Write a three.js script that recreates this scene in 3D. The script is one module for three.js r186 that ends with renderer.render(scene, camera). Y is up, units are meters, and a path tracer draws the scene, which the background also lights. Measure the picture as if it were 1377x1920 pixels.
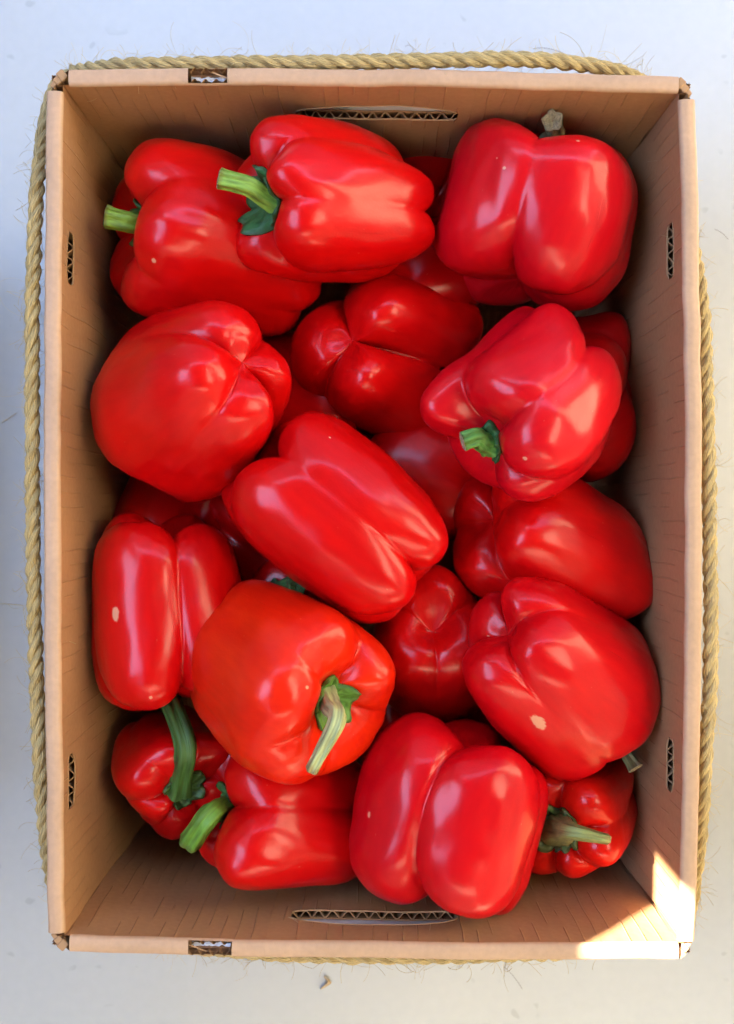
import * as THREE from 'three';
import { ImprovedNoise } from 'three/addons/math/ImprovedNoise.js';
import { mergeGeometries } from 'three/addons/utils/BufferGeometryUtils.js';
import { RoundedBoxGeometry } from 'three/addons/geometries/RoundedBoxGeometry.js';

// ---------------------------------------------------------------- camera, sky, sun, exposure
const scene = new THREE.Scene();
const camera = new THREE.PerspectiveCamera(57.5, 734 / 1024, 0.02, 60);
camera.position.set(0, 0.65, 0);
camera.up.set(0, 0, -1);
camera.lookAt(0, 0, 0);
camera.focus = 0.475;
camera.userData.fStop = 11;

const renderer = new THREE.WebGLRenderer({ antialias: true });
renderer.toneMapping = THREE.LinearToneMapping;
renderer.toneMappingExposure = 13.6;
renderer.shadowMap.enabled = true;

const SUN = new THREE.Vector3(-1, 0.92, -0.67).normalize();        // towards the sun: up and to the left
{
  const w = 512, h = 256, d = new Float32Array(w * h * 4), v = new THREE.Vector3();
  for (let j = 0; j < h; j++) for (let i = 0; i < w; i++) {
    const el = ((j + 0.5) / h - 0.5) * Math.PI, az = ((i + 0.5) / w - 0.5) * 2 * Math.PI;
    v.set(Math.cos(el) * Math.cos(az), Math.sin(el), Math.cos(el) * Math.sin(az));
    const t = Math.pow(Math.max(0, 1 - Math.max(0, v.y)), 2.2), g = Math.max(0, v.dot(SUN));
    const glow = 0.32 * Math.pow(g, 4), o = (j * w + i) * 4;
    d[o] = 0.205 + 0.46 * t + glow * 1.0; d[o + 1] = 0.385 + 0.42 * t + glow * 0.95; d[o + 2] = 0.80 + 0.08 * t + glow * 0.8; d[o + 3] = 1;
  }
  const sky = new THREE.DataTexture(d, w, h, THREE.RGBAFormat, THREE.FloatType);
  sky.mapping = THREE.EquirectangularReflectionMapping; sky.magFilter = THREE.LinearFilter; sky.minFilter = THREE.LinearFilter; sky.needsUpdate = true;
  scene.background = sky; scene.environment = sky;
}
const sun = new THREE.DirectionalLight(new THREE.Color(1, 0.95, 0.83), 5);
sun.name = 'sun';
sun.position.copy(SUN).multiplyScalar(6);
sun.castShadow = true; sun.shadow.radius = 0.4;
sun.shadow.mapSize.set(4096, 4096);
Object.assign(sun.shadow.camera, { left: -3, right: 3, top: 3, bottom: -3, near: 0.1, far: 14 });
scene.add(sun, sun.target);

// ---------------------------------------------------------------- helpers
let seed = 20240611;
const rnd = () => { seed = (seed + 0x6D2B79F5) | 0; let t = Math.imul(seed ^ (seed >>> 15), 1 | seed); t = (t + Math.imul(t ^ (t >>> 7), 61 | t)) ^ t; return ((t ^ (t >>> 14)) >>> 0) / 4294967296; };
const rr = (a, b) => a + (b - a) * rnd();
const noise = new ImprovedNoise();
const nz = (x, y, z = 0) => noise.noise(x, y, z);
const fbm = (x, y, z, n = 4) => { let s = 0, a = 0.5; for (let i = 0; i < n; i++) { s += a * nz(x, y, z + i * 7.3); x *= 2.03; y *= 2.03; a *= 0.5; } return s; };
const clamp = (v, a = 0, b = 1) => Math.min(b, Math.max(a, v));
const sstep = (a, b, x) => { const t = clamp((x - a) / (b - a)); return t * t * (3 - 2 * t); };
const used = {};
function numbered(n) { const k = used[n] = (used[n] ?? -1) + 1; return k ? `${n}_${String(k).padStart(3, '0')}` : n; }
function tag(o, label, category, group) { o.userData.label = label; if (category) o.userData.category = category; if (group) o.userData.group = group; return o; }
function mesh(name, g, m, parent) { const o = new THREE.Mesh(g, m); o.name = parent === scene ? numbered(name) : name; o.castShadow = o.receiveShadow = true; parent.add(o); return o; }
function thing(name, label, category, group) { const o = new THREE.Group(); o.name = numbered(name); scene.add(o); return tag(o, label, category, group); }
function dataTex(w, h, f, srgb, rep) {
  const d = new Uint8Array(w * h * 4);
  for (let j = 0; j < h; j++) for (let i = 0; i < w; i++) { const c = f(i / w, j / h, i, j), o = (j * w + i) * 4; for (let k = 0; k < 3; k++) d[o + k] = clamp(c[k]) * 255; d[o + 3] = 255; }
  const t = new THREE.DataTexture(d, w, h); t.wrapS = t.wrapT = THREE.RepeatWrapping; t.magFilter = THREE.LinearFilter; t.minFilter = THREE.LinearMipmapLinearFilter; t.generateMipmaps = true;
  if (srgb) t.colorSpace = THREE.SRGBColorSpace;
  if (rep) t.repeat.set(rep[0], rep[1]);
  t.needsUpdate = true; return t;
}
const sr = (c) => { const f = (v) => v <= 0.0031308 ? v * 12.92 : 1.055 * Math.pow(v, 1 / 2.4) - 0.055; return c.map(f); };
function gridGeo(rows, closeU = false) {      // rows: arrays of [x, y, z, u, v]
  const nu = rows[0].length, p = [], uv = [], ix = [];
  for (const r of rows) for (const q of r) { p.push(q[0], q[1], q[2]); uv.push(q[3] ?? 0, q[4] ?? 0); }
  for (let j = 0; j + 1 < rows.length; j++) for (let i = 0; i + 1 < nu + (closeU ? 1 : 0); i++) {
    const a = j * nu + i, b = j * nu + (i + 1) % nu, c = a + nu, d = b + nu; ix.push(a, c, b, b, c, d);
  }
  const g = new THREE.BufferGeometry();
  g.setAttribute('position', new THREE.Float32BufferAttribute(p, 3)); g.setAttribute('uv', new THREE.Float32BufferAttribute(uv, 2)); g.setIndex(ix); g.computeVertexNormals();
  return g;
}

// ---------------------------------------------------------------- materials
const kraftA = dataTex(1024, 1024, (u, v, i, j) => {          // 0.20 m of kraft paper
  const f = fbm(u * 6, v * 6, 1, 3) * 0.14 + fbm(u * 70, v * 70, 4, 3) * 0.14 + (rnd() - 0.5) * 0.05;
  const k = 1 + f; return sr([0.35 * k, 0.178 * k, 0.078 * k]);
}, true, [5, 5]);
const kraftB = dataTex(1024, 1024, (u, v) => {                 // relief: the flutes show through as fine broken lines
  let x = u * 27 + fbm(u * 3, v * 5, 9, 2) * 0.25; const c = Math.round(x), dist = Math.abs(x - c) / 27 * 0.2;
  const on = sstep(0.0, 0.16, nz(c * 3.7, v * 9, 2.2) + 0.12);
  const line = Math.exp(-Math.pow(dist / 0.00033, 2)) * on;
  const wave = 0.5 + 0.5 * Math.cos(x * 2 * Math.PI);
  const h = 0.72 - line * 0.6 - wave * 0.16 + fbm(u * 60, v * 60, 3, 2) * 0.14; return [h, h, h];
}, false, [5, 5]);
const M = {};
const std = (o) => new THREE.MeshStandardMaterial(o), phys = (o) => new THREE.MeshPhysicalMaterial(o);
const lin = (r, g, b) => new THREE.Color().setRGB(r, g, b);
M.kraft = std({ map: kraftA, bumpMap: kraftB, bumpScale: 0.0007, roughness: 0.7, side: THREE.DoubleSide });
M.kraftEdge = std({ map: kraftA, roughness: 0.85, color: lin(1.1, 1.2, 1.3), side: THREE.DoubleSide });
M.rim = std({ map: kraftA, bumpMap: dataTex(512, 512, (u, v) => { const h = 0.5 + fbm(u * 12, v * 12, 5, 3) * 0.5 + fbm(u * 90, v * 90, 2, 2) * 0.3; return [h, h, h]; }, false, [5, 5]), bumpScale: 0.0003, roughness: 0.55, color: lin(1.30, 1.55, 2.1), side: THREE.DoubleSide });  // kraft tinted paler: the light on the upward-facing fold is put into its colour
M.paper = std({ color: lin(0.62, 0.62, 0.64), roughness: 0.7, side: THREE.DoubleSide });
M.ink = std({ color: lin(0.12, 0.13, 0.13), roughness: 0.8, side: THREE.DoubleSide });
M.floor = phys({
  map: dataTex(1024, 1024, (u, v) => { const sp = sstep(0.50, 0.62, nz(u * 70, v * 70, 5.3)) * sstep(0.1, 0.3, nz(u * 11, v * 11, 1.7)) * 0.16, k = 1 + fbm(u * 5, v * 5, 8, 4) * 0.06 + fbm(u * 90, v * 90, 2, 2) * 0.05 - sp; return sr([0.40 * k, 0.40 * k, (0.392 - sp * 0.05) * k]); }, true, [1.6, 1.6]),
  roughness: 0.34, clearcoat: 0.5, clearcoatRoughness: 0.3,
});
const ropeTex = dataTex(512, 256, (u, v) => { const k = 1 + fbm(u * 9, v * 34, 6, 4) * 1.0 + (rnd() - 0.5) * 0.22; return sr([0.56 * k, 0.40 * k, 0.165 * k]); }, true);
const ropeBump = dataTex(512, 256, (u, v) => { const h = 0.5 + fbm(u * 7, v * 40, 3, 4) * 0.9; return [h, h, h]; }, false);
M.rope = std({ map: ropeTex, bumpMap: ropeBump, bumpScale: 0.0009, roughness: 0.75, side: THREE.DoubleSide });
M.fibre = std({ color: lin(0.5, 0.4, 0.22), roughness: 0.8 });
M.hair = std({ color: lin(0.12, 0.10, 0.07), roughness: 0.8 });

// ---------------------------------------------------------------- floor, and light blockers and reflectors added outside the picture
{
  const g = new THREE.PlaneGeometry(9, 9); g.rotateX(-Math.PI / 2);
  const uv = g.attributes.uv; for (let i = 0; i < uv.count; i++) uv.setXY(i, uv.getX(i) * 9, uv.getY(i) * 9);
  const f = mesh('floor', g, M.floor, scene); f.userData.kind = 'structure';
}
M.warmBounce = std({ color: lin(0.70, 0.61, 0.42), roughness: 0.9 });
M.farBlocker = std({ color: lin(0.10, 0.10, 0.11), roughness: 0.9 });
M.baffleGrey = std({ color: lin(0.27, 0.25, 0.23), roughness: 0.7 });
M.darkBlocker = std({ color: lin(0.13, 0.11, 0.10), roughness: 0.9 });
M.occluder = std({ color: lin(0.07, 0.055, 0.04), roughness: 0.9 });
{ // added sun blocker, shaped so its top edge and the taller end let one beam of sun reach the box's far corner
  const t = thing('sun_blocker', 'added dark sun blocker with taller ends, left of the picture', 'wall');
  const slab = (x0, x1, y0, y1, z0, z1) => { const g = new THREE.BoxGeometry(x1 - x0, y1 - y0, z1 - z0); g.translate((x0 + x1) / 2, (y0 + y1) / 2, (z0 + z1) / 2); return g; };
  mesh('wall', slab(-1.32, -1.2, 0, 1.401, -0.804, 0.5), M.darkBlocker, t);
  mesh('blocker_end', slab(-1.32, -1.2, 0, 3, -2.0, -0.8045), M.darkBlocker, t);
  mesh('blocker_end', slab(-1.32, -1.2, 0, 3, 0.5005, 1.7), M.darkBlocker, t);  // added end, narrows the strip of blue sky the skins reflect
  // dark cover added overhead to shape the highlights: its dark underside and the openings beside it show in every shiny skin
  const r = thing('overhead_blocker', 'added unseen brown roof with a notch for the house wall, above the picture', 'occluder');
  mesh('slab', slab(-0.78, 1.12, 2.1, 2.18, -1.3, 1.41), M.occluder, r);
  mesh('slab', slab(1.122, 1.598, 2.1, 2.18, 0.25, 1.65), M.occluder, r);
  mesh('slab', slab(1.122, 1.598, 2.1, 2.18, -1.3, -0.7), M.occluder, r);
  const h = thing('warm_reflector', 'added tall cream reflector, right of and below the picture', 'wall');  // added sunlit surfaces, out of view, for warm highlights and bounce
  mesh('wall', slab(1.6, 1.8, 0, 3.6, -1.6, 1.9), M.warmBounce, h);
  mesh('wall', slab(-1.198, 1.598, 0, 3.6, 1.702, 1.9), M.warmBounce, h);
  mesh('wall', slab(-2.2, 3.2, 0, 4.4, -3.6, -3.4), M.farBlocker, thing('sky_blocker', 'added dark sky blocker, beyond the top of the picture', 'wall'));  // added out of view to cut the low sky light
  const nb = thing('light_baffle', 'added unseen grey carton standing left of the pepper box', 'box');  // added out of view to darken the floor on the left
  mesh('baffle', slab(-0.62, -0.33, 0.001, 0.25, -0.2, 0.2), M.baffleGrey, nb);
}


// ---------------------------------------------------------------- the cardboard box
const K = 0.45 / 1750, RIM = 0.2;                                // metres per photo pixel at the rim's height
const rimPt = (px, py) => [(px - 688.5) * K, (py - 960) * K];
const box = thing('cardboard_box', 'open brown corrugated cardboard box full of red peppers', 'box');
// each wall runs from corner a to corner b (inner rim line), n points outward
function wall(a, b, bow, holes, ysplit, notch, endA, endB) {
  const [ax, az] = a, [bx, bz] = b, len = Math.hypot(bx - ax, bz - az), tx = (bx - ax) / len, tz = (bz - az) / len, nx = tz, nzv = -tx;
  const W = 0.0082, TH = 0.0042, BOT = 0.004, n0 = rr(0, 40);
  const at = (t, y, n) => {                                        // t along in m, y height, n outward from the inner face
    const q = t / len, d = RIM - y;
    const bo = bow * 4 * q * (1 - q) * (1 + d * 3) + 0.0016 * nz(t * 22, y * 22, n0) * clamp(d * 25) + 0.0005 * nz(t * 60, 0, n0);
    return [ax + tx * t + nx * (n + bo), y, az + tz * t + nzv * (n + bo)];
  };
  const NT = Math.round(len / 0.0025);
  const lo = (t) => { for (const h of holes) { const s = (t - h.t) / (h.w / 2); if (Math.abs(s) < 1) return ysplit - h.lo * Math.pow(1 - Math.pow(Math.abs(s), h.p), 1 / h.p); } return ysplit; };
  const hi = (t) => { for (const h of holes) { const s = (t - h.t) / (h.w / 2); if (Math.abs(s) < 1) return ysplit + h.hi * Math.pow(1 - Math.pow(Math.abs(s), h.p2 ?? h.p), 1 / (h.p2 ?? h.p)); } return ysplit; };
  const ts = []; for (let i = 0; i <= NT; i++) ts.push(len * i / NT);
  for (const h of holes) for (const e of [-1, -0.995, -0.98, -0.95, 0.95, 0.98, 0.995, 1]) ts.push(h.t + e * h.w / 2);
  ts.sort((p, q) => p - q);
  const sheet = (n, y0, y1, rows, a0 = 0, a1 = len, wave) => {
    const R = [], T = ts.filter((t) => t >= a0 && t <= a1);
    for (let j = 0; j <= rows; j++) R.push(T.map((t) => { const p0 = y0(t), p1 = y1(t), y = p0 + (p1 - p0) * j / rows; return [...at(t, y, wave ? n + wave(t) : n), t, y]; }));
    return gridGeo(R);
  };
  const topY = () => RIM - 0.0012, botY = () => BOT;
  const inner = [];
  for (const n of [0, TH]) inner.push(sheet(n, botY, lo, 16), sheet(n, hi, topY, 6));
  // the ends of the panel
  for (const t of [0, len]) { const R = []; for (let j = 0; j <= 12; j++) { const y = BOT + (RIM - 0.002 - BOT) * j / 12; R.push([0, TH].map((n) => [...at(t, y, n), n, y])); } inner.push(gridGeo(R)); }
  const pn = mesh('inner_panel', mergeGeometries(inner), M.kraft, box);
  const outer = (n) => { const R = []; for (let j = 0; j <= 10; j++) { const y = BOT + (RIM - 0.0012 - BOT) * j / 10, row = []; for (let i = 0; i <= 60; i++) { const t = -W * 0.96 + (len + W * 1.92) * i / 60; row.push([...at(t, y - (t < 0 || t > len ? 0.006 : 0), n), t, y]); } R.push(row); } return gridGeo(R); };
  mesh('outer_panel', mergeGeometries([outer(W - 0.0022), outer(W - 0.0010)]), M.kraft, box);
  // the fold over the top: an upside-down U with rounded edges
  const prof = []; const r = 0.0022;
  for (let k = 0; k <= 6; k++) { const f = Math.PI / 2 * k / 6; prof.push([r - r * Math.cos(f), RIM - r + r * Math.sin(f)]); }
  for (let k = 1; k < 6; k++) prof.push([r + (W - 2 * r) * k / 6, RIM + 0.00025 * Math.sin(k / 6 * Math.PI)]);
  for (let k = 0; k <= 6; k++) { const f = Math.PI / 2 * k / 6; prof.push([W - r + r * Math.sin(f), RIM - r + r * Math.cos(f)]); }
  const rimSeg = (t0, t1, p0, p1) => { const R = []; const n = Math.max(2, Math.round((t1 - t0) / 0.004)); const pr = prof.slice(p0, p1);
    for (let i = 0; i <= n; i++) { const t = t0 + (t1 - t0) * i / n; R.push(pr.map(([q, y]) => [...at(t, y + 0.0004 * nz(t * 25, 3, n0), q - 0.0004 + 0.0005 * nz(t * 16, 2, n0 + 5)), t, q + 0.05])); }
    return gridGeo(R); };
  const full = prof.length; let rg = [];
  if (notch) rg = [rimSeg(endA, notch.t0, 0, full), rimSeg(notch.t0, notch.t1, 0, 4), rimSeg(notch.t0 + 0.010, notch.t1, 15, full), rimSeg(notch.t1, len - endB, 0, full)];
  else rg = [rimSeg(endA, len - endB, 0, full)];
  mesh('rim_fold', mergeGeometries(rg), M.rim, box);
  const flute = (t) => 0.0021 + 0.0017 * Math.sin(t / 0.0074 * 2 * Math.PI + 0.5 * Math.sin(t * 210));
  for (const h of holes) {
    const a0 = h.t - h.w / 2 - 0.002, a1 = h.t + h.w / 2 + 0.002;
    const T = []; for (let t = a0; t <= a1; t += 0.0004) T.push(t);
    const mk = (y0, y1) => { const R = []; for (let j = 0; j <= 4; j++) R.push(T.map((t) => { const p = y0(t) + (y1(t) - y0(t)) * j / 4; return [...at(t, p, flute(t)), t, p]; })); return gridGeo(R); };
    const edge = (f, dy) => gridGeo([-0.00042, 0.00042].map((d) => T.map((t) => [...at(t, f(t) + dy, flute(t) + d), t, d])));
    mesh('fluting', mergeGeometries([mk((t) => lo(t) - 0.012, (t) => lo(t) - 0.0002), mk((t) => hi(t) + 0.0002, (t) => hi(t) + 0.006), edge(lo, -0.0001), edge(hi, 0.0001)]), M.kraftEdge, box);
    // cut edge of the two liners
    const lip = []; for (const n of [-0.0004, TH - 0.0004]) for (const f of [lo, hi]) { const R = []; for (const e of [0, 1]) R.push(T.filter((t) => Math.abs(t - h.t) < h.w / 2).map((t) => [...at(t, f(t) + (f === lo ? 0.0003 : -0.0003), n + e * 0.0008), t, e * 0.001])); lip.push(gridGeo(R)); }
    mesh('cut_edge', mergeGeometries(lip), M.kraftEdge, box);
    if (h.paper) {
      const R = []; for (let j = 0; j <= 3; j++) { const row = []; for (let i = 0; i <= 20; i++) { const t = h.t + h.w * (i / 20 - 0.5) * 1.05; row.push([...at(t, ysplit - 0.02 + 0.035 * j / 3, TH + 0.0008), t, j]); } R.push(row); }
      const pp = mesh('paper_liner', gridGeo(R), M.paper, box);
      pp.userData.label = 'white paper liner seen through the hand hole';
      if (h.print) for (const [c, w] of h.print) { const Q = []; for (let j = 0; j <= 1; j++) Q.push([-1, 1].map((e) => [...at(h.t + c + e * w / 2, ysplit + 0.0015 + j * 0.003, TH + 0.0004), 0, 0])); mesh('printed_mark', gridGeo(Q), M.ink, pp); }
    }
  }
  if (notch) {
    const Q = (t0, t1, yv, n0_, n1_) => gridGeo([[...[0, 1, 2, 3, 4, 5, 6].map((i) => [...at(t0 + (t1 - t0) * i / 6, yv + 0.0006 * Math.sin(i * 2.1), n0_), i, 0])], [...[0, 1, 2, 3, 4, 5, 6].map((i) => [...at(t0 + (t1 - t0) * i / 6, yv + 0.0008 * Math.cos(i * 1.7), n1_), i, 1])]]);
    const torn = []; for (let j = 0; j <= 4; j++) { const row = []; for (let i = 0; i <= 24; i++) { const t = notch.t0 + 0.001 + (notch.t1 - notch.t0 - 0.002) * i / 24, e = j / 4, wv = 0.0022 + 0.0011 * nz(i * 0.4, 2, n0); row.push([...at(t, RIM - 0.0034 + 0.0012 * nz(i * 0.3, e * 2, n0 + 3), wv + (W - 0.0062 + 0.0012 * nz(i * 0.5, 7, n0)) * e), t, e]); } torn.push(row); }
    mesh('paper_liner', gridGeo(torn), M.paper, box);
    const fl = []; for (let j = 0; j <= 2; j++) fl.push([0, 1, 2, 3].map((i) => [...at(notch.t0 + (notch.t1 - notch.t0) * (0.50 + 0.13 * i + 0.10 * j), RIM - 0.0016 + 0.0005 * i, W - 0.0018 - 0.0013 * i - j * 0.0004), i, j])); mesh('torn_flap', gridGeo(fl), M.kraftEdge, box);
    for (const nn of [0.0012, W - 0.0016]) {
      const R = []; for (let j = 0; j <= 2; j++) { const row = []; for (let t = notch.t0; t <= notch.t1; t += 0.0004) row.push([...at(t, RIM - 0.012 + 0.0112 * j / 2, nn + 0.0011 * Math.sin(t / 0.0052 * 2 * Math.PI)), t, j]); R.push(row); }
      mesh('fluting', gridGeo(R), M.kraftEdge, box);
    }
  }
  return at;
}
const cTL = rimPt(117, 157), cTR = rimPt(1275, 172), cBR = rimPt(1275, 1771), cBL = rimPt(119, 1756);
// order of corners chosen so that outward is (tz, -tx)
const lenT = Math.hypot(cTR[0] - cTL[0], cTR[1] - cTL[1]), lenL = Math.hypot(cBL[0] - cTL[0], cBL[1] - cTL[1]);
wall(cTL, cTR, 0.0020, [{ t: 0.152, w: 0.084, lo: 0.0085, hi: 0.0075, p: 6, p2: 2.2, paper: true, print: [[-0.022, 0.005], [-0.011, 0.007], [0.002, 0.006], [0.014, 0.005]] }], 0.1685, { t0: 0.0605, t1: 0.0795, flap: 0.004 }, 0.003, 0.0005);
wall(cTR, cBR, 0.0034, [{ t: 0.071, w: 0.028, lo: 0.0058, hi: 0.0052, p: 4 }, { t: 0.330, w: 0.027, lo: 0.0058, hi: 0.0052, p: 4 }], 0.180, null, 0.0035, 0.0015);
wall(cBR, cBL, 0.0016, [{ t: 0.147, w: 0.086, lo: 0.0075, hi: 0.0095, p: 6, p2: 2.4, paper: true }], 0.170, { t0: 0.2160, t1: 0.2370 }, 0.0005, 0.003);
wall(cBL, cTL, 0.0020, [{ t: 0.0705, w: 0.027, lo: 0.0058, hi: 0.0052, p: 4 }, { t: 0.331, w: 0.026, lo: 0.0058, hi: 0.0052, p: 4 }], 0.185, null, 0.0015, 0.0035);
{ // bottom and the little folded tabs in the four corners
  const b = new THREE.BoxGeometry(0.31, 0.004, 0.425); b.translate(0.001, 0.004, 0.001); mesh('bottom_panel', b, M.kraft, box);
  for (const [c, sx, sz] of [[cTL, -1, -1], [cTR, 1, -1], [cBR, 1, 1], [cBL, -1, 1]]) {
    const parts = [];
    for (let k = 0; k < 3; k++) { const g = new RoundedBoxGeometry(0.0040, 0.05, 0.0050 - k * 0.0012, 2, 0.0006); g.rotateY(sx * sz * (0.72 + k * 0.12)); g.translate(c[0] + sx * (0.0008 + k * 0.0021), RIM - 0.0264 - k * 0.0007, c[1] + sz * (0.0050 - k * 0.0018)); parts.push(g); }
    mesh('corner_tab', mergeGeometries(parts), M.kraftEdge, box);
  }
}

// ---------------------------------------------------------------- rope round the box
{
  const rope = thing('sisal_rope', 'twisted golden sisal rope tied round the outside of the box', 'rope');
  const pts = [];
  const add = (px, py, y) => { const k = (0.65 - y) / 1750; pts.push(new THREE.Vector3((px - 688.5) * k, y, (py - 960) * k)); };
  add(118, 150, 0.162); add(180, 128, 0.184); add(300, 121, 0.190); add(480, 119, 0.192); add(640, 117, 0.195); add(800, 114, 0.195); add(960, 111, 0.196); add(1080, 119, 0.191); add(1170, 138, 0.182); add(1232, 176, 0.160);
  add(1262, 240, 0.156); add(1290, 420, 0.170); add(1316, 560, 0.184); add(1326, 760, 0.187); add(1331, 1000, 0.189); add(1333, 1240, 0.190); add(1321, 1450, 0.188); add(1306, 1620, 0.178); add(1272, 1745, 0.160);
  add(1150, 1776, 0.165); add(950, 1790, 0.178); add(700, 1794, 0.182); add(520, 1788, 0.180); add(330, 1772, 0.168); add(140, 1744, 0.160);
  add(101, 1660, 0.168); add(80, 1500, 0.184); add(68, 1250, 0.189); add(62, 1000, 0.190); add(61, 760, 0.190); add(62, 540, 0.190); add(70, 360, 0.188); add(88, 215, 0.176);
  const curve = new THREE.CatmullRomCurve3(pts, true, 'centripetal');
  const L = curve.getLength(), n = Math.round(L / 0.0011), P = curve.getSpacedPoints(n), RS = 0.00200, RO = 0.0017, turns = Math.round(L / 0.026);
  const fr = P.map((p, i) => { const q = P[(i + 1) % n], o = P[(i - 1 + n) % n], t = q.clone().sub(o).normalize(), s = new THREE.Vector3(0, 1, 0).cross(t).normalize(), u = t.clone().cross(s); return [t, s, u]; });
  for (let k = 0; k < 3; k++) {
    const rows = [];
    for (let i = 0; i <= n; i++) {
      const m = i % n, [, s, u] = fr[m], f = i / n * turns * 2 * Math.PI + 1.1 * nz(i * 0.011, 4.2) * sstep(0, 60, Math.min(i, n - i)) + k * 2 * Math.PI / 3, rO = RO * (1 + 0.30 * nz(i * 0.035, k * 9, 1)), c = P[m].clone().addScaledVector(s, Math.cos(f) * rO).addScaledVector(u, Math.sin(f) * rO);
      const row = [];
      for (let a = 0; a <= 22; a++) { const g = a / 22 * 2 * Math.PI + i / n * turns * 0, fib = 0.24 * nz(Math.cos(g - f * 0.6) * 2.2, Math.sin(g - f * 0.6) * 2.2, i * 0.03 + k * 20) + 0.20 * nz(Math.cos(g - f * 0.6) * 6, Math.sin(g - f * 0.6) * 6, i * 0.04 + k * 20), r = RS * (1 + fib + 0.22 * nz(i * 0.02, k * 5, 7));
        row.push([c.x + (s.x * Math.cos(g) + u.x * Math.sin(g)) * r, c.y + (s.y * Math.cos(g) + u.y * Math.sin(g)) * r, c.z + (s.z * Math.cos(g) + u.z * Math.sin(g)) * r, i * 0.0011 / 0.05, a / 22 + i * 0.004]); }
      rows.push(row);
    }
    mesh('strand', gridGeo(rows), M.rope, rope);
  }
  const hairs = [], bit = (p, dir, len, r, curl) => {
    const q = [p.clone()]; let d = dir.clone().normalize(); const ax = new THREE.Vector3(rr(-1, 1), rr(-1, 1), rr(-1, 1)).normalize();
    for (let i = 0; i < 6; i++) { d.applyAxisAngle(ax, curl * rr(0.3, 1)); q.push(q[q.length - 1].clone().addScaledVector(d, len / 6)); }
    return new THREE.TubeGeometry(new THREE.CatmullRomCurve3(q), 9, r, 3);
  };
  for (let i = 0; i < 1900; i++) {
    const m = Math.floor(rnd() * n), [t, s, u] = fr[m], f = rr(0, 7), o = s.clone().multiplyScalar(Math.cos(f)).addScaledVector(u, Math.sin(f));
    const p = P[m].clone().addScaledVector(o, 0.0032);
    const long = rnd() < 0.10, dir = t.clone().multiplyScalar(rr(-1, 1)).addScaledVector(o, long ? rr(0.4, 1.2) : rr(0.1, 0.45));
    hairs.push(bit(p, dir, long ? rr(0.008, 0.02) : rr(0.004, 0.011), rr(0.00006, 0.00013), long ? 0.45 : 0.25));
  }
  const fz = mesh('loose_fibres', mergeGeometries(hairs), M.fibre, rope); fz.userData.kind = 'stuff';
}

// ---------------------------------------------------------------- bell peppers
const LOBE = [[0, -0.82], [0.12, -0.86], [0.28, -0.96], [0.48, -1], [0.7, -0.9], [0.86, -0.62], [0.94, -0.2], [0.99, 0.25], [1, 0.58], [0.94, 0.83], [0.78, 0.98], [0.58, 1.01], [0.4, 0.94], [0.27, 0.83], [0.14, 0.745], [0, 0.725]];
const CREASE = [[0, -0.82], [0.1, -0.82], [0.21, -0.81], [0.36, -0.77], [0.54, -0.66], [0.71, -0.42], [0.81, -0.1], [0.86, 0.22], [0.865, 0.5], [0.77, 0.68], [0.61, 0.77], [0.46, 0.79], [0.33, 0.78], [0.22, 0.755], [0.12, 0.735], [0, 0.725]];
function spline(P, t) {
  const n = P.length - 1, f = clamp(t) * n, i = Math.min(Math.floor(f), n - 1), u = f - i, a = P[Math.max(i - 1, 0)], b = P[i], c = P[i + 1], d = P[Math.min(i + 2, n)];
  return [0, 1].map((k) => 0.5 * (2 * b[k] + (c[k] - a[k]) * u + (2 * a[k] - 5 * b[k] + 4 * c[k] - d[k]) * u * u + (3 * b[k] - a[k] - 3 * c[k] + d[k]) * u * u * u));
}
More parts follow.
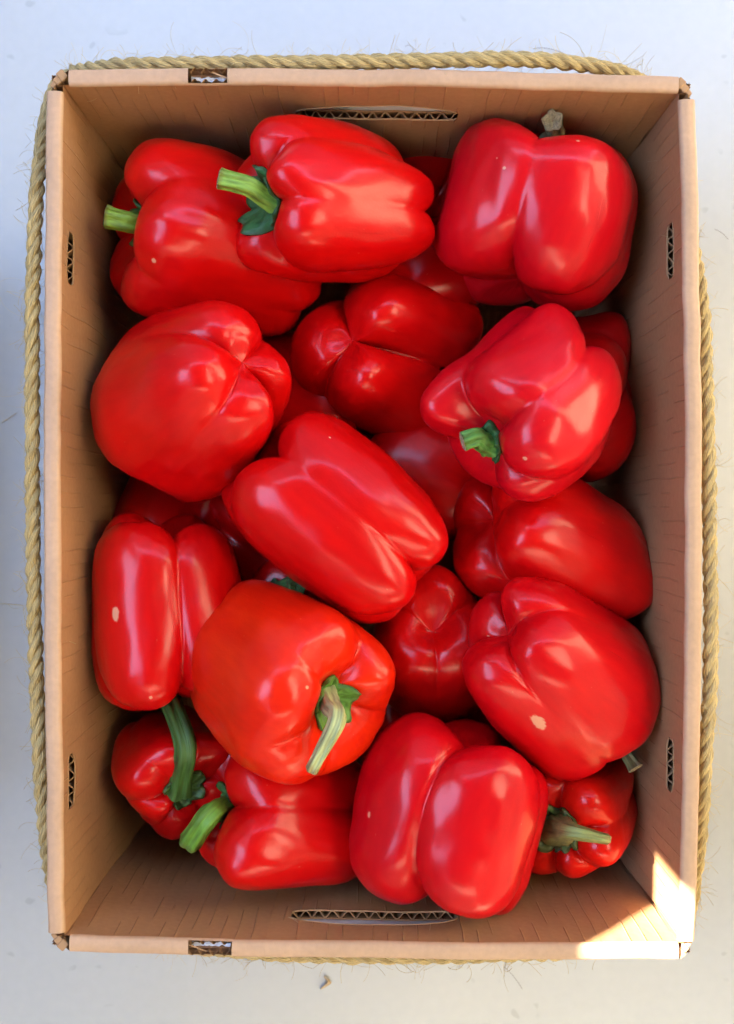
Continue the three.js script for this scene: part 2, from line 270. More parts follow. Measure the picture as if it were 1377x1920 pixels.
// a point of the skin: th round the axis, s from the blossom end (0) to the stem (1)
function skin(p, th, s) {
  const N = p.lobes.length, T = 2 * Math.PI; let li = 0, x = 0;
  for (let k = 0; k < N; k++) {
    const A = k * T / N + p.lobes[k].a, An = (k + 1) * T / N + p.lobes[(k + 1) % N].a;
    for (const o of [0, T, -T]) { const t = th + o; if (t >= A && t < An) { const m = (A + An) / 2; if (t < m) { li = k; x = (t - A) / (m - A); } else { li = (k + 1) % N; x = -(An - t) / (An - m); } } }
  }
  const nb = x >= 0 ? (li + 1) % N : (li + N - 1) % N, l = p.lobes[li], n = p.lobes[nb], cc = p.lobes[x >= 0 ? li : nb].c;
  const ck = (l.k + n.k) / 2, cb = (l.b + n.b) / 2, ch = (l.h + n.h) / 2;
  const w1 = Math.pow(Math.max(0, 1 - x * x), 0.62), w2 = 0.5 + 0.5 * Math.cos(Math.PI * x);
  const e = clamp(Math.abs(s - 0.47) / 0.33), es = e * e * (3 - 2 * e), sh = es + (1 - es) * Math.max(p.groove ?? 0, clamp((cc - 0.75) * 0.9, 0.08, 0.8)), w = w1 * sh + w2 * (1 - sh);
  const [rl, al] = spline(LOBE, s), [r0, a0] = spline(CREASE, s), mf = p.groove ? 1 : clamp(0.62 + (cc - 1.2) * 0.7, 0.62, 1), ce = cc * (mf + (1 - mf) * es), rc = rl + (r0 - rl) * ce, ac = al + (a0 - al) * ce;
  let r = ck * rc * (1 - w) + l.k * rl * w;
  const sm = Math.min(1, rl / 0.35), q = (v) => 1 + (v - 1) * sm;
  const a = ac * (ac < 0 ? q(cb) : q(ch)) * (1 - w) + al * (al < 0 ? q(l.b) : q(l.h)) * w;
  r *= 1 + (p.tp + l.t * w + (l.t + n.t) * 0.5 * (1 - w)) * a;
  const B = a * a - 0.35, px = p.R * (r * Math.cos(th) + p.bx * B), py = p.L * a, pz = p.R * (r * Math.sin(th) + p.bz * B);
  const g = 1 + (0.032 * nz(px * 38, py * 38, pz * 38 + p.id * 11) + 0.012 * nz(px * 110, py * 60, pz * 110 + p.id * 5)) * Math.min(1, rl * 1.6);
  return [px * g, py * g, pz * g];
}
function skinGeo(p, nu, nv) {
  const pos = [], uv = [], ix = [], W = nu + 1;
  for (let j = 0; j < nv; j++) for (let i = 0; i <= nu; i++) { const q = skin(p, (i % nu) / nu * 2 * Math.PI, j / (nv - 1)); pos.push(...q); uv.push(i / nu, j / (nv - 1)); }
  for (let j = 0; j + 1 < nv; j++) for (let i = 0; i < nu; i++) { const a = j * W + i, b = a + 1, c = a + W, d = b + W; ix.push(a, c, b, b, c, d); }
  const g = new THREE.BufferGeometry(); g.setAttribute('position', new THREE.Float32BufferAttribute(pos, 3)); g.setAttribute('uv', new THREE.Float32BufferAttribute(uv, 2)); g.setIndex(ix); g.computeVertexNormals();
  const N = g.attributes.normal, v = new THREE.Vector3(), w = new THREE.Vector3();
  for (let j = 0; j < nv; j++) { v.fromBufferAttribute(N, j * W).add(w.fromBufferAttribute(N, j * W + nu)).normalize(); N.setXYZ(j * W, v.x, v.y, v.z); N.setXYZ(j * W + nu, v.x, v.y, v.z); }
  for (const j of [0, nv - 1]) { v.set(0, 0, 0); for (let i = 0; i < nu; i++) v.add(w.fromBufferAttribute(N, j * W + i)); v.normalize(); for (let i = 0; i <= nu; i++) N.setXYZ(j * W + i, v.x, v.y, v.z); }
  return g;
}
// skin colour: a little mottled, with pale specks and dry scuffs
const makeSkin = (k, marks = [], tint = [1, 1, 1]) => {
  const specks = []; for (let i = 0; i < 60; i++) specks.push([rnd(), rr(0.12, 0.92), rr(0.0007, 0.0022)]);
  const w = 1024, h = 512, cell = {}; for (const s of specks) for (let dx = -1; dx <= 1; dx++) for (let dy = -1; dy <= 1; dy++) (cell[`${Math.floor(s[0] * 64) + dx},${Math.floor(s[1] * 32) + dy}`] ??= []).push(s);
  return dataTex(w, h, (u, v) => {
    const a = u * 2 * Math.PI, x = Math.cos(a) * 1.6, y = Math.sin(a) * 1.6;
    const m = nz(x * 1.3, y * 1.3, v * 4 + k * 9) * 0.16 + nz(x * 9, y * 9, v * 24 + k * 5) * 0.07 + (rnd() - 0.5) * 0.035;
    let c = [0.50 * (1 + m), 0.0013 + 0.0024 * clamp(m * 3 + 0.2), 0.0024];
    const sc = sstep(0.40, 0.47, nz(x * 2.1 + 3 * k, y * 2.1, v * 6 + k * 31)) * sstep(0.12, 0.4, nz(x * 30, y * 30, v * 22 + k) + 0.1) * 0.0;
    let sp = sc; for (const s of cell[`${Math.floor(u * 64)},${Math.floor(v * 32)}`] ?? []) { const d = Math.hypot((u - s[0]) * 1.9, v - s[1]); sp = Math.max(sp, 0.28 * (1 - sstep(s[2] * 0.6, s[2] * 1.2, d))); }
    for (const q of marks) {                                    // dry scars and rubbed places seen on this one pepper
      let du = u - q.u; du -= Math.round(du); const X = du / q.ru, Y = (v - q.v) / q.rv, d = Math.hypot(X, Y) + 0.35 * nz(u * 60, v * 60, k + 3) + 0.2 * nz(u * 200, v * 160, k);
      if (q.kind === 'scar') sp = Math.max(sp, 0.9 * (1 - sstep(0.75, 1.0, d)));
      else sp = Math.max(sp, 0.17 * (1 - sstep(0.2, 1.1, d)) * sstep(0.0, 0.5, nz(u * 120 + v * 60, v * 40 - u * 30, 5 + k) + nz(u * 300, v * 90, 9) * 0.5));
    }
    return sr([c[0] + (0.60 / tint[0] - c[0]) * sp, c[1] + (0.27 / tint[1] - c[1]) * sp, c[2] + (0.16 / tint[2] - c[2]) * sp]);
  }, true);
};
const skinTex = [0, 1, 2, 3].map((k) => makeSkin(k));
const skinBump = dataTex(512, 512, (u, v) => { const h = 0.5 + fbm(u * 9, v * 9, 3, 3) * 0.5 + nz(u * 90, v * 90, 4) * 0.05 + nz(u * 170, v * 170, 8) * 0.035; return [h, h, h]; }, false, [3, 2]);
const skinMat = (tint, k, marks, rough = 0.34) => phys({ map: marks ? makeSkin(k, marks, tint) : skinTex[k % 4], color: lin(...tint), roughness: rough, bumpMap: skinBump, bumpScale: 0.0005, specularIntensity: 0.1, clearcoat: 0.46, clearcoatRoughness: 0.21, ior: 1.48 });
const stemTex = dataTex(256, 512, (u, v) => { const k = 1 + fbm(u * 22, v * 4, 2, 3) * 0.9 + fbm(u * 5, v * 5, 6, 2) * 0.5 + (rnd() - 0.5) * 0.12, b = sstep(0.9, 0.985, v + 0.05 * nz(u * 12, 1, 3)); return sr([(0.8 - 0.25 * b) * k, (0.8 - 0.42 * b) * k, (0.8 - 0.5 * b) * k]); }, true);
const stemBump = dataTex(256, 512, (u, v) => { const h = 0.5 + 0.22 * Math.sin(u * 2 * Math.PI * 5) + fbm(u * 18, v * 3, 7, 3) * 0.5; return [h, h, h]; }, false);
const greens = {};
const green = (c) => greens[c.join()] ??= std({ color: lin(...c), map: stemTex, bumpMap: stemBump, bumpScale: 0.0012, roughness: 0.55, side: THREE.DoubleSide });
const GROUP = 'red bell peppers heaped in the box';
function pepper(p) {
  const o = thing('bell_pepper', p.label, 'bell pepper', GROUP);
  const r = Math.PI / 180, az = p.az * r, el = p.el * r, c = Math.cos(p.roll * r), s = Math.sin(p.roll * r);
  const Y = new THREE.Vector3(Math.cos(el) * Math.cos(az), Math.sin(el), Math.cos(el) * Math.sin(az)), X0 = new THREE.Vector3(-Math.sin(az), 0, Math.cos(az)), Z0 = X0.clone().cross(Y);
  const X = X0.clone().multiplyScalar(c).addScaledVector(Z0, s), Z = X0.clone().multiplyScalar(-s).addScaledVector(Z0, c);
  o.matrix.makeBasis(X, Y, Z); o.quaternion.setFromRotationMatrix(o.matrix); o.position.set(...p.pos);
  const fine = !p.deep;
  const body = mesh('body', skinGeo(p, fine ? 168 : 84, fine ? 96 : 50), skinMat(p.tint ?? [1, 1, 1], p.id, p.marks), o);
  o.updateMatrixWorld(true);
  const st = p.stem; if (!st) return o;
  // calyx: a green star lying on the skin round the stem
  const rows = [], nT = 72, reach = st.calyx ?? 0.14;
  for (const side of [1, 0]) for (let j = 0; j <= 7; j++) {
    const f = side ? j / 7 : 1 - j / 7, row = [];
    for (let i = 0; i <= nT; i++) {
      const th = (i % nT) / nT * 2 * Math.PI, star = 0.88 + 0.07 * Math.cos(5 * th + p.id) + 0.02 * Math.cos(11 * th + p.id * 2) + 0.13 * nz(Math.cos(th) * 2.5, Math.sin(th) * 2.5, p.id * 3);
      const q = new THREE.Vector3(...skin(p, th, 1 - Math.max(0.0001, f * reach * star))), up = new THREE.Vector3(-q.x, 0, -q.z).multiplyScalar(0.5 / p.R).add(new THREE.Vector3(0, 1, 0)).normalize();
      q.addScaledVector(up, side ? 0.0018 + 0.0008 * Math.sin(9 * th + j) * f + 0.0012 * f * f * Math.max(0, nz(Math.cos(th) * 3, Math.sin(th) * 3, p.id * 7) + 0.3) : 0.0002); row.push([q.x, q.y, q.z, i / nT, f]);
    }
    rows.push(row);
  }
  mesh('calyx', gridGeo(rows), green(st.calyxColor ?? [0.05, 0.16, 0.03]), o);
  // stem: five-ribbed, swelling at both ends, with a dry cut face
  const base = new THREE.Vector3(0, p.L * 0.722, 0), toL = (v) => o.worldToLocal(new THREE.Vector3(...v));
  const tip = toL(st.tip), mid = st.mid ? toL(st.mid) : base.clone().lerp(tip, 0.5).add(new THREE.Vector3(0, base.distanceTo(tip) * 0.12, 0));
  const cv = new THREE.CatmullRomCurve3([base, base.clone().lerp(mid, 0.5).add(new THREE.Vector3(0, 0.001, 0)), mid, tip]), n = 30, fr = cv.computeFrenetFrames(n, false), R = [];
  for (let j = 0; j <= n; j++) {
    const t = j / n, pt = cv.getPointAt(t), k = (st.r0 + (st.r1 - st.r0) * Math.pow(t, st.pw ?? 0.6)) * (1 + 0.30 * Math.exp(-t * 9) + (st.flare ?? 0.14) * Math.exp(-(1 - t) * 10)), row = [];
    for (let i = 0; i <= 30; i++) { const a = (i % 30) / 30 * 2 * Math.PI, rad = k * (1 + 0.10 * Math.cos(5 * a + t * 1.3) + 0.03 * Math.cos(13 * a + t * 2) + 0.09 * nz(Math.cos(a) * 2, Math.sin(a) * 2, t * 4 + p.id)), v = pt.clone().addScaledVector(fr.normals[j], Math.cos(a) * rad).addScaledVector(fr.binormals[j], Math.sin(a) * rad); row.push([v.x, v.y, v.z, i / 30, t]); }
    R.push(row);
  }
  const stem = mesh('stem', gridGeo(R), green(st.color), o);
  const e = cv.getPointAt(1), Rc = [R[n].slice(), [], [], []], ax = fr.tangents[n];
  for (let m = 1; m <= 3; m++) for (let i = 0; i <= 30; i++) { const v = new THREE.Vector3(...R[n][i].slice(0, 3)), f = [0, 0.82, 0.45, 0.0][m]; v.sub(e).multiplyScalar(f).add(e).addScaledVector(ax, [0, 0.0006, -0.0006, -0.0011][m] * (1 + 0.6 * nz((i % 30), m, p.id))); Rc[m].push([v.x, v.y, v.z, i / 30, m / 3]); }
  mesh('cut_end', gridGeo(Rc), green(st.endColor ?? [0.42, 0.36, 0.2]), stem);
  return o;
}
pepper({ id: 2, label: 'large pepper with long straight bright green stem, at the top centre edge', pos: [-0.0175, 0.1662, -0.1581], az: 174.1, el: 31.7, roll: 8.6, R: 0.0416, L: 0.0469, tp: -0.077, bx: -0.016, bz: 0.011,
  lobes: [{ a: 0.057, k: 1.044, b: 0.915, h: 0.98, c: 1.094, t: 0.029 }, { a: -0.186, k: 0.818, b: 1.095, h: 0.961, c: 0.68, t: -0.041 }, { a: -0.239, k: 0.934, b: 1.08, h: 0.875, c: 1.438, t: 0.019 }, { a: 0.056, k: 1.023, b: 1.097, h: 1.021, c: 0.945, t: -0.033 }, { a: 0.28, k: 1.033, b: 0.967, h: 0.92, c: 1.261, t: 0.004 }],
  stem: {tip:[-0.0717,0.196,-0.1624],mid:[-0.0569,0.194,-0.1589],r0:0.0052,r1:0.0044,color:[0.23,0.4,0.05],calyx:0.24,calyxColor:[0.03,0.13,0.03],endColor:[0.4,0.36,0.18]} });
pepper({ id: 1, label: 'pepper in the upper left corner, its green stem pointing at the left wall', pos: [-0.0846, 0.1282, -0.148], az: -170.3, el: 33.4, roll: 23, R: 0.0494, L: 0.0567, tp: -0.024, bx: -0.145, bz: -0.01, marks: [{ u: 0.275, v: 0.622, ru: 0.0055, rv: 0.0075, kind: 'scar' }],
  lobes: [{ a: 0.017, k: 0.979, b: 0.996, h: 1.036, c: 0.769, t: -0.006 }, { a: 0.164, k: 1.073, b: 1.005, h: 0.955, c: 0.486, t: 0.018 }, { a: 0.055, k: 1.002, b: 0.994, h: 0.873, c: 0.811, t: 0.041 }, { a: -0.184, k: 1.009, b: 0.96, h: 0.843, c: 0.799, t: -0.035 }, { a: -0.105, k: 1.07, b: 1.007, h: 0.904, c: 0.742, t: 0.009 }],
  stem: {tip:[-0.1357,0.165,-0.1533],mid:[-0.1248,0.163,-0.1514],r0:0.0052,r1:0.0052,color:[0.2,0.34,0.03],calyx:0.15,calyxColor:[0.045,0.14,0.02],endColor:[0.09,0.09,0.04]} });
pepper({ id: 3, label: 'big blocky pepper in the upper right corner with a stubby dry brown stem', pos: [0.0924, 0.1498, -0.1653], az: -78.4, el: 9.1, roll: 59.4, R: 0.0514, L: 0.0493, tp: -0.156, bx: -0.104, bz: 0.079, tint: [1,1.5,3.5], marks: [{ u: 0.054, v: 0.605, ru: 0.0042, rv: 0.0069, kind: 'scar' }, { u: 0.183, v: 0.454, ru: 0.0032, rv: 0.0052, kind: 'scar' }, { u: 0.200, v: 0.479, ru: 0.0021, rv: 0.0035, kind: 'scar' }],
  lobes: [{ a: -0.067, k: 0.914, b: 0.949, h: 0.632, c: 1.257, t: -0.059 }, { a: 0.329, k: 1.058, b: 0.884, h: 0.697, c: 0.545, t: -0.035 }, { a: 0.344, k: 1.153, b: 1.109, h: 0.909, c: 0.688, t: -0.038 }, { a: 0.193, k: 1.076, b: 1.041, h: 0.769, c: 0.61, t: -0.108 }],
  stem: {tip:[0.0943,0.175,-0.1992],r0:0.0044,r1:0.004,color:[0.26,0.22,0.1],calyx:0.08,calyxColor:[0.16,0.15,0.06],endColor:[0.3,0.24,0.12],flare:0.3} });
pepper({ id: 7, label: 'pepper at right of centre with short green stem curling out to the left', pos: [0.0832, 0.1708, -0.0549], az: 136, el: 26.9, roll: 55.5, R: 0.0441, L: 0.0476, tp: -0.066, bx: 0.086, bz: -0.166, tint: [1,1.5,3.5], marks: [{ u: 0.196, v: 0.672, ru: 0.0062, rv: 0.0090, kind: 'scar' }],
  lobes: [{ a: -0.28, k: 0.995, b: 0.957, h: 0.698, c: 1.073, t: -0.042 }, { a: 0.114, k: 0.992, b: 0.897, h: 0.948, c: 1.001, t: 0.049 }, { a: -0.255, k: 0.985, b: 1.021, h: 0.921, c: 1.037, t: -0.038 }, { a: -0.327, k: 0.939, b: 1.038, h: 0.753, c: 1.089, t: 0.03 }, { a: 0.217, k: 1.047, b: 1.035, h: 0.964, c: 1.212, t: -0.04 }],
  stem: {tip:[0.0467,0.195,-0.0343],mid:[0.0532,0.195,-0.0364],r0:0.0052,r1:0.0042,color:[0.1,0.27,0.04],calyx:0.15,calyxColor:[0.03,0.14,0.03],endColor:[0.5,0.42,0.24]} });
pepper({ id: 12, label: 'large pepper against the right wall with a small beige scar on its lower lobe', pos: [0.0977, 0.1582, 0.0845], az: 41, el: -31.4, roll: 14.3, R: 0.0449, L: 0.0501, tp: 0.095, bx: 0.035, bz: -0.012, tint: [1,1.2,2], marks: [{ u: 0.100, v: 0.378, ru: 0.0145, rv: 0.0204, kind: 'scar' }, { u: 0.825, v: 0.134, ru: 0.0060, rv: 0.0085, kind: 'scar' }],
  lobes: [{ a: 0.103, k: 0.987, b: 1.035, h: 1.03, c: 0.73, t: -0.077 }, { a: 0.05, k: 0.899, b: 0.94, h: 0.938, c: 0.528, t: 0.02 }, { a: 0.179, k: 1.045, b: 1.09, h: 1.01, c: 0.99, t: 0.016 }, { a: -0.554, k: 1.044, b: 0.994, h: 0.985, c: 0.954, t: -0.002 }],
  stem: {tip:[0.1439,0.15,0.1371],r0:0.004,r1:0.0028,color:[0.25,0.24,0.09],calyx:0.1,calyxColor:[0.045,0.14,0.02],endColor:[0.55,0.5,0.26],flare:0.5} });
pepper({ id: 9, label: 'long pepper lying diagonally in the middle of the box, no stem showing', pos: [-0.0133, 0.1663, 0.0019], az: -141.1, el: -5.2, roll: 28.9, R: 0.0452, L: 0.0555, tp: -0.054, bx: -0.01, bz: -0.006, marks: [{ u: 0.054, v: 0.521, ru: 0.0024, rv: 0.0031, kind: 'scar' }],
  lobes: [{ a: 0.202, k: 0.934, b: 0.973, h: 0.86, c: 0.998, t: -0.045 }, { a: 0.056, k: 0.99, b: 0.997, h: 0.893, c: 0.615, t: 0.033 }, { a: -0.01, k: 1.002, b: 0.979, h: 1.12, c: 0.469, t: -0.088 }, { a: -0.084, k: 0.988, b: 0.959, h: 1.081, c: 0.994, t: 0.009 }] });
pepper({ id: 13, label: 'orange red pepper with curved drying green stem, left below the middle', pos: [-0.0432, 0.1661, 0.0793], az: 28, el: 39.4, roll: 10, R: 0.0446, L: 0.0458, tp: 0.018, bx: -0.032, bz: -0.041, tint: [1.25,8,1], marks: [{ u: 0.246, v: 0.689, ru: 0.0049, rv: 0.0075, kind: 'scar' }],
  lobes: [{ a: 0.053, k: 1.166, b: 1.019, h: 1.031, c: 0.512, t: -0.068 }, { a: -0.145, k: 1.026, b: 1.016, h: 1.008, c: 0.3, t: 0.002 }, { a: -0.075, k: 0.959, b: 0.945, h: 0.857, c: 1.13, t: -0.018 }, { a: -0.055, k: 0.928, b: 0.995, h: 1.102, c: 0.3, t: -0.062 }, { a: 0.117, k: 1.096, b: 1.014, h: 1.018, c: 0.406, t: 0.058 }],
  stem: {tip:[-0.0259,0.212,0.1211],mid:[-0.0139,0.218,0.0963],r0:0.0052,r1:0.0024,color:[0.42,0.46,0.2],calyx:0.155,calyxColor:[0.1,0.26,0.03],endColor:[0.55,0.5,0.26],pw:1.4,flare:0.35} });
pepper({ id: 17, label: 'large deeply grooved pepper at the bottom edge, over the lower hand hole', pos: [0.0479, 0.1613, 0.1596], az: -75.4, el: -3.5, roll: -10, R: 0.0492, L: 0.0432, tp: -0.135, bx: 0.057, bz: 0.057, tint: [0.98,0.9,2.5], groove: 0.8, marks: [{ u: 0.450, v: 0.412, ru: 0.0033, rv: 0.0059, kind: 'scar' }],
  lobes: [{ a: -0.011, k: 0.942, b: 1.003, h: 0.823, c: 0.473, t: -0.002 }, { a: -0.133, k: 0.95, b: 0.932, h: 1.021, c: 1.15, t: 0.005 }, { a: 0.059, k: 1.145, b: 1.107, h: 1.101, c: 0.856, t: 0.022 }, { a: 0.154, k: 1.018, b: 1.054, h: 1.074, c: 0.902, t: -0.019 }] });
pepper({ id: 5, label: 'big pepper against the left wall, its four lobed blossom end facing right', pos: [-0.0834, 0.1657, -0.0618], az: 154.4, el: -51.6, roll: -11.9, R: 0.0478, L: 0.0491, tp: 0.096, bx: -0.013, bz: -0.032,
  lobes: [{ a: 0.001, k: 1.038, b: 0.917, h: 1.01, c: 0.92, t: 0.084 }, { a: 0.091, k: 1.023, b: 0.995, h: 0.998, c: 0.655, t: -0.032 }, { a: 0.113, k: 0.999, b: 0.947, h: 1.007, c: 1.635, t: -0.02 }, { a: -0.395, k: 0.927, b: 0.938, h: 0.998, c: 1.004, t: 0.059 }] });
pepper({ id: 11, label: 'narrow two lobed pepper standing against the lower left wall', pos: [-0.1056, 0.1458, 0.0521], az: -95.6, el: -9.8, roll: 18.4, R: 0.0419, L: 0.0486, tp: -0.103, bx: 0.061, bz: 0.058, tint: [0.96,1,1], groove: 0.8, marks: [{ u: 0.275, v: 0.420, ru: 0.0091, rv: 0.0123, kind: 'scar' }, { u: 0.233, v: 0.261, ru: 0.0052, rv: 0.0070, kind: 'scar' }],
  lobes: [{ a: -0.014, k: 1.014, b: 0.992, h: 0.868, c: 1.1, t: -0.138 }, { a: 0.253, k: 1.041, b: 1.078, h: 0.918, c: 0.348, t: 0.018 }, { a: -0.084, k: 1.065, b: 1.082, h: 1.113, c: 0.676, t: -0.088 }, { a: -0.064, k: 0.966, b: 1.002, h: 1.105, c: 0.987, t: -0.035 }] });
pepper({ id: 6, label: 'three lobed pepper at upper centre with blossom end facing up', pos: [0.0072, 0.1113, -0.0894], az: 17.4, el: -57, roll: 36.9, R: 0.0514, L: 0.0397, tp: 0.035, bx: 0.112, bz: 0.097,
  lobes: [{ a: -0.072, k: 0.87, b: 1.052, h: 0.934, c: 2.643, t: -0.054 }, { a: 0.018, k: 1.033, b: 0.986, h: 1.077, c: 1.495, t: 0.122 }, { a: 0.202, k: 0.955, b: 1.098, h: 0.99, c: 1.054, t: -0.108 }] });
pepper({ id: 10, label: 'pepper at right tucked under the stemmed pepper and the scarred pepper', pos: [0.1017, 0.1274, 0.0196], az: 25.3, el: -23.1, roll: -13.5, R: 0.0433, L: 0.049, tp: -0.026, bx: 0.02, bz: 0.058,
  lobes: [{ a: 0.012, k: 1.049, b: 0.964, h: 0.958, c: 1.033, t: -0.072 }, { a: 0.157, k: 1.035, b: 0.896, h: 1.068, c: 0.485, t: -0.026 }, { a: 0.121, k: 0.975, b: 1.021, h: 0.975, c: 1.207, t: -0.12 }, { a: -0.185, k: 1.117, b: 1.097, h: 1.045, c: 0.388, t: 0.023 }] });
pepper({ id: 16, label: 'pepper at the bottom left of centre with a thick curved green stem', pos: [-0.0453, 0.1277, 0.166], az: 191.1, el: 24.4, roll: 33.5, R: 0.0443, L: 0.0452, tp: 0.014, bx: -0.018, bz: 0.019,
  lobes: [{ a: -0.041, k: 0.969, b: 0.983, h: 0.955, c: 1.117, t: -0.014 }, { a: 0.074, k: 1.22, b: 1.039, h: 1.019, c: 1.157, t: -0.028 }, { a: 0.028, k: 0.783, b: 0.987, h: 1.022, c: 0.837, t: -0.072 }, { a: -0.014, k: 0.994, b: 0.998, h: 0.919, c: 0.837, t: -0.004 }, { a: 0.065, k: 1.08, b: 1.014, h: 1.076, c: 0.984, t: 0.036 }],
  stem: {tip:[-0.0931,0.16,0.1736],mid:[-0.0814,0.168,0.1564],r0:0.0056,r1:0.0056,color:[0.13,0.3,0.03],calyx:0.14,calyxColor:[0.045,0.14,0.02],endColor:[0.42,0.42,0.18],flare:0.1} });
pepper({ id: 18, label: 'small pepper in the lower right corner with a twisted olive green stem', pos: [0.1197, 0.1259, 0.1668], az: 167.1, el: 51.5, roll: -10.8, R: 0.0314, L: 0.0358, tp: 0.083, bx: 0.103, bz: 0.068, tint: [1.02,3,1],
  lobes: [{ a: -0.019, k: 0.955, b: 1.006, h: 0.997, c: 0.983, t: -0.001 }, { a: 0.103, k: 1.12, b: 0.955, h: 0.973, c: 1.278, t: -0.044 }, { a: 0.159, k: 1.001, b: 1.022, h: 0.965, c: 1.088, t: 0.036 }, { a: 0.099, k: 0.881, b: 0.977, h: 0.944, c: 1.107, t: -0.004 }, { a: -0.087, k: 1.106, b: 1, h: 1.004, c: 1.027, t: 0.004 }, { a: 0.012, k: 1.007, b: 0.995, h: 1.004, c: 0.994, t: 0.002 }],
  stem: {tip:[0.121,0.182,0.1642],mid:[0.1037,0.184,0.1598],r0:0.0085,r1:0.0018,color:[0.22,0.26,0.08],calyx:0.24,calyxColor:[0.09,0.14,0.03],endColor:[0.55,0.5,0.26],pw:0.9,flare:0.4} });
pepper({ id: 15, label: 'small round pepper in the lower left corner with its thick dark stem upright', pos: [-0.1131, 0.124, 0.1432], az: 36.6, el: 53.8, roll: 15.9, R: 0.0308, L: 0.0298, tp: 0.062, bx: -0.266, bz: 0.045,
  lobes: [{ a: -0.042, k: 0.783, b: 1.002, h: 0.952, c: 1.185, t: -0.071 }, { a: 0.038, k: 1.031, b: 1.032, h: 0.943, c: 0.482, t: -0.009 }, { a: -0.169, k: 0.966, b: 0.958, h: 0.997, c: 0.819, t: 0.07 }, { a: -0.009, k: 1.141, b: 1.029, h: 0.979, c: 1.02, t: -0.016 }, { a: -0.047, k: 1.025, b: 0.956, h: 1.02, c: 1.011, t: 0.003 }, { a: 0.232, k: 1.103, b: 1.008, h: 0.938, c: 0.885, t: 0.017 }],
  stem: {tip:[-0.1086,0.14,0.0991],mid:[-0.0951,0.16,0.1232],r0:0.0062,r1:0.0052,color:[0.05,0.13,0.02],calyx:0.2,calyxColor:[0.07,0.15,0.03],endColor:[0.3,0.33,0.1]} });
pepper({ id: 14, label: 'pepper low in the pile between the diagonal and the orange red peppers', pos: [0.0377, 0.1175, 0.0799], az: 79.3, el: -62.6, roll: 17.6, R: 0.0378, L: 0.0387, tp: 0.002, bx: -0.074, bz: -0.026, tint: [0.97,1,1], marks: [{ u: 0.396, v: 0.017, ru: 0.0100, rv: 0.0154, kind: 'scar' }],
  lobes: [{ a: -0.074, k: 0.953, b: 1.014, h: 0.984, c: 0.504, t: 0.008 }, { a: 0.315, k: 1.004, b: 1.014, h: 1.026, c: 0.688, t: 0.026 }, { a: 0.067, k: 1.146, b: 1.172, h: 0.993, c: 0.495, t: -0.115 }] });
pepper({ id: 8, label: 'shaded pepper deep behind the right wall side of the short stemmed pepper', pos: [0.1297, 0.1047, -0.0689], az: 171.5, el: -17.9, roll: -21.9, R: 0.0451, L: 0.0257, tp: -0.02, bx: 0.155, bz: 0.044, tint: [0.95,1,1.2],
  lobes: [{ a: 0.094, k: 1.148, b: 1.072, h: 0.988, c: 1.123, t: -0.066 }, { a: -0.043, k: 0.967, b: 0.937, h: 0.996, c: 1.274, t: 0.006 }, { a: 0.043, k: 1.11, b: 0.943, h: 0.993, c: 1.009, t: 0.012 }, { a: -0.164, k: 1.068, b: 0.941, h: 1.028, c: 1.114, t: 0.007 }] });
// peppers of the layer below, seen through the gaps
const L4 = (n, q) => Array.from({ length: n }, (_, i) => ({ a: 0.12 * Math.sin(i * 2.3 + q), k: 1 + 0.07 * Math.sin(i * 3.1 + q * 2), b: 1 + 0.08 * Math.cos(i * 1.7 + q), h: 1 + 0.06 * Math.sin(i * 2.9 + q), c: 1 + 0.3 * Math.sin(i * 4.1 + q), t: 0.04 * Math.sin(i * 5 + q) }));
const low = (id, px, py, y, az, el, roll, R, L, n, label, extra = {}) => { const k = (0.65 - y) / 1750; return pepper({ id, label, pos: [(px - 688.5) * k, y, (py - 960) * k], az, el, roll, R, L, tp: 0.08, bx: 0.03, bz: -0.02, lobes: L4(n, id), deep: true, ...extra }); };
low(20, 812, 338, 0.078, -70, -25, 20, 0.036, 0.040, 4, 'dark pepper deep between the two top peppers, below the upper hand hole');
low(21, 495, 1020, 0.085, 30, -10, 40, 0.040, 0.044, 4, 'dark pepper deep under the left side of the diagonal pepper');
low(22, 330, 985, 0.085, 100, 10, 70, 0.042, 0.046, 4, 'dark pepper deep between the two peppers of the left wall');
low(23, 815, 905, 0.088, 200, -20, 10, 0.040, 0.044, 3, 'dark pepper deep in the gap right of the diagonal pepper');
low(24, 800, 520, 0.090, 160, 5, 30, 0.038, 0.042, 4, 'dark pepper deep in the gap between the two upper right peppers');
low(25, 580, 745, 0.080, 20, 15, 50, 0.040, 0.042, 4, 'dark pepper deep in the gap between the three left middle peppers');
low(26, 800, 1340, 0.070, 80, -30, 15, 0.042, 0.042, 4, 'dark pepper deep below the middle of the lower half');
low(27, 545, 1150, 0.118, -120, 55, 15, 0.026, 0.026, 4, 'barely seen pepper with dark green stem under the diagonal pepper', { stem: { tip: [-0.036, 0.168, 0.0375], r0: 0.0055, r1: 0.005, color: [0.03, 0.14, 0.04], calyx: 0.2, calyxColor: [0.03, 0.12, 0.03], endColor: [0.04, 0.14, 0.04] } });


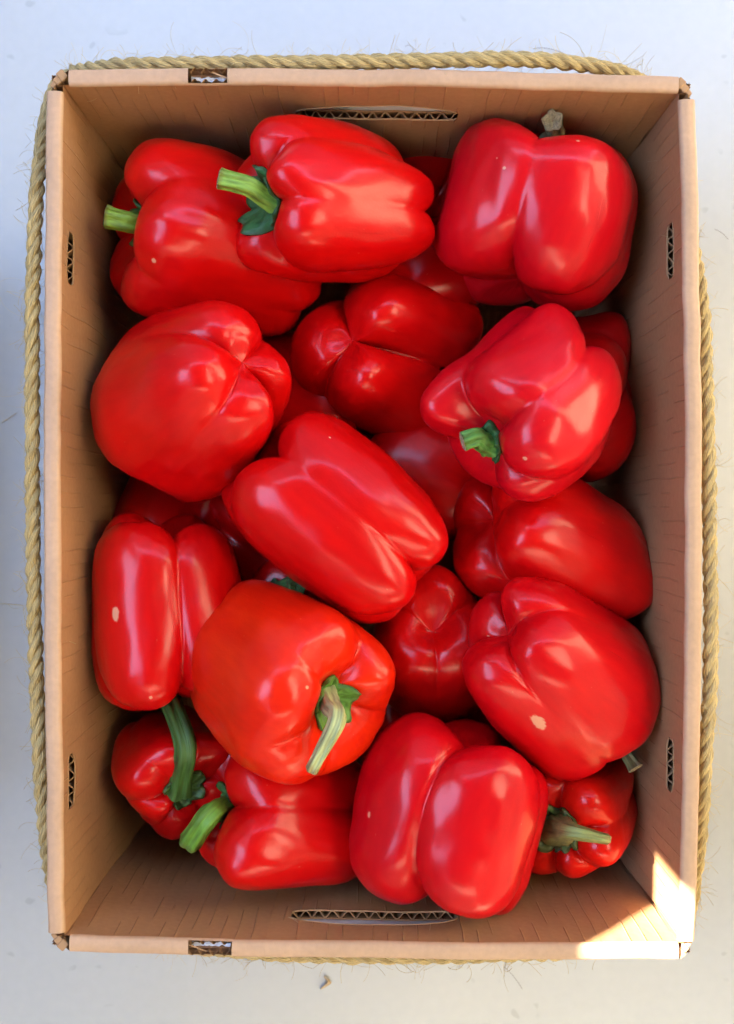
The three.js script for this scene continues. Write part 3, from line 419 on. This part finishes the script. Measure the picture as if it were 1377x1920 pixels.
// ---------------------------------------------------------------- bits of straw and fluff lying on the floor
{
  const K0 = 0.65 / 1750, fl = (px, py) => [(px - 688.5) * K0, (py - 960) * K0];
  const strand = (px, py, ang, len, bend, r, m, label, cat) => {
    const [x, z] = fl(px, py), q = []; let a = ang; let p = new THREE.Vector3(x, r + 0.0003, z);
    for (let i = 0; i < 7; i++) { q.push(p.clone()); a += bend * (0.6 + 0.8 * rnd()); p = p.clone().add(new THREE.Vector3(Math.cos(a), 0.02, Math.sin(a)).multiplyScalar(len / 6)); }
    tag(mesh(cat.replace(' ', '_'), new THREE.TubeGeometry(new THREE.CatmullRomCurve3(q), 16, r, 5), m, scene), label, cat);
  };
  strand(2, 1132, 0.0, 0.016, 0.02, 0.00024, M.fibre, 'pale straw fibre on the floor at the left edge of the picture', 'fibre');
  strand(4, 792, -0.5, 0.012, -0.02, 0.00022, M.fibre, 'thin pale fibre on the floor at the left, well above the middle', 'fibre');
  strand(945, 1812, 0.7, 0.020, 0.05, 0.00013, M.hair, 'fine curled hair on the floor just below the box, right of centre', 'hair');
  strand(1000, 92, -0.35, 0.030, 0.16, 0.00013, M.hair, 'fine arched hair on the floor above the top rope', 'hair');
  strand(760, 88, -1.1, 0.010, 0.5, 0.00012, M.hair, 'short hooked hair on the floor above the top rope', 'hair');
  strand(1340, 430, 0.3, 0.012, 0.1, 0.00012, M.hair, 'short straight hair on the floor at the right, near the top', 'hair');
  // a brown scrap of dry leaf below the box
  const [sx, sz] = fl(608, 1838), R = [];
  for (let j = 0; j <= 8; j++) { const row = [], v = j / 8, w = 0.0020 * Math.sin(Math.PI * Math.min(1, v * 0.9 + 0.06)) * (1 + 0.35 * nz(v * 5, 1, 2)); for (let i = -3; i <= 3; i++) row.push([sx + i / 3 * w + 0.003 * Math.sin(v * 4), 0.0012 + 0.0012 * Math.cos(i * 0.9) + 0.0008 * nz(i * 0.7, v * 4, 3), sz + (v - 0.5) * 0.009 + 0.002 * Math.abs(i) / 3, i / 6, v]); R.push(row); }
  tag(mesh('leaf_scrap', gridGeo(R), std({ color: lin(0.40, 0.29, 0.17), roughness: 0.85, side: THREE.DoubleSide }), scene), 'small brown scrap of dry leaf on the floor below the box', 'leaf scrap');
}

renderer.render(scene, camera);
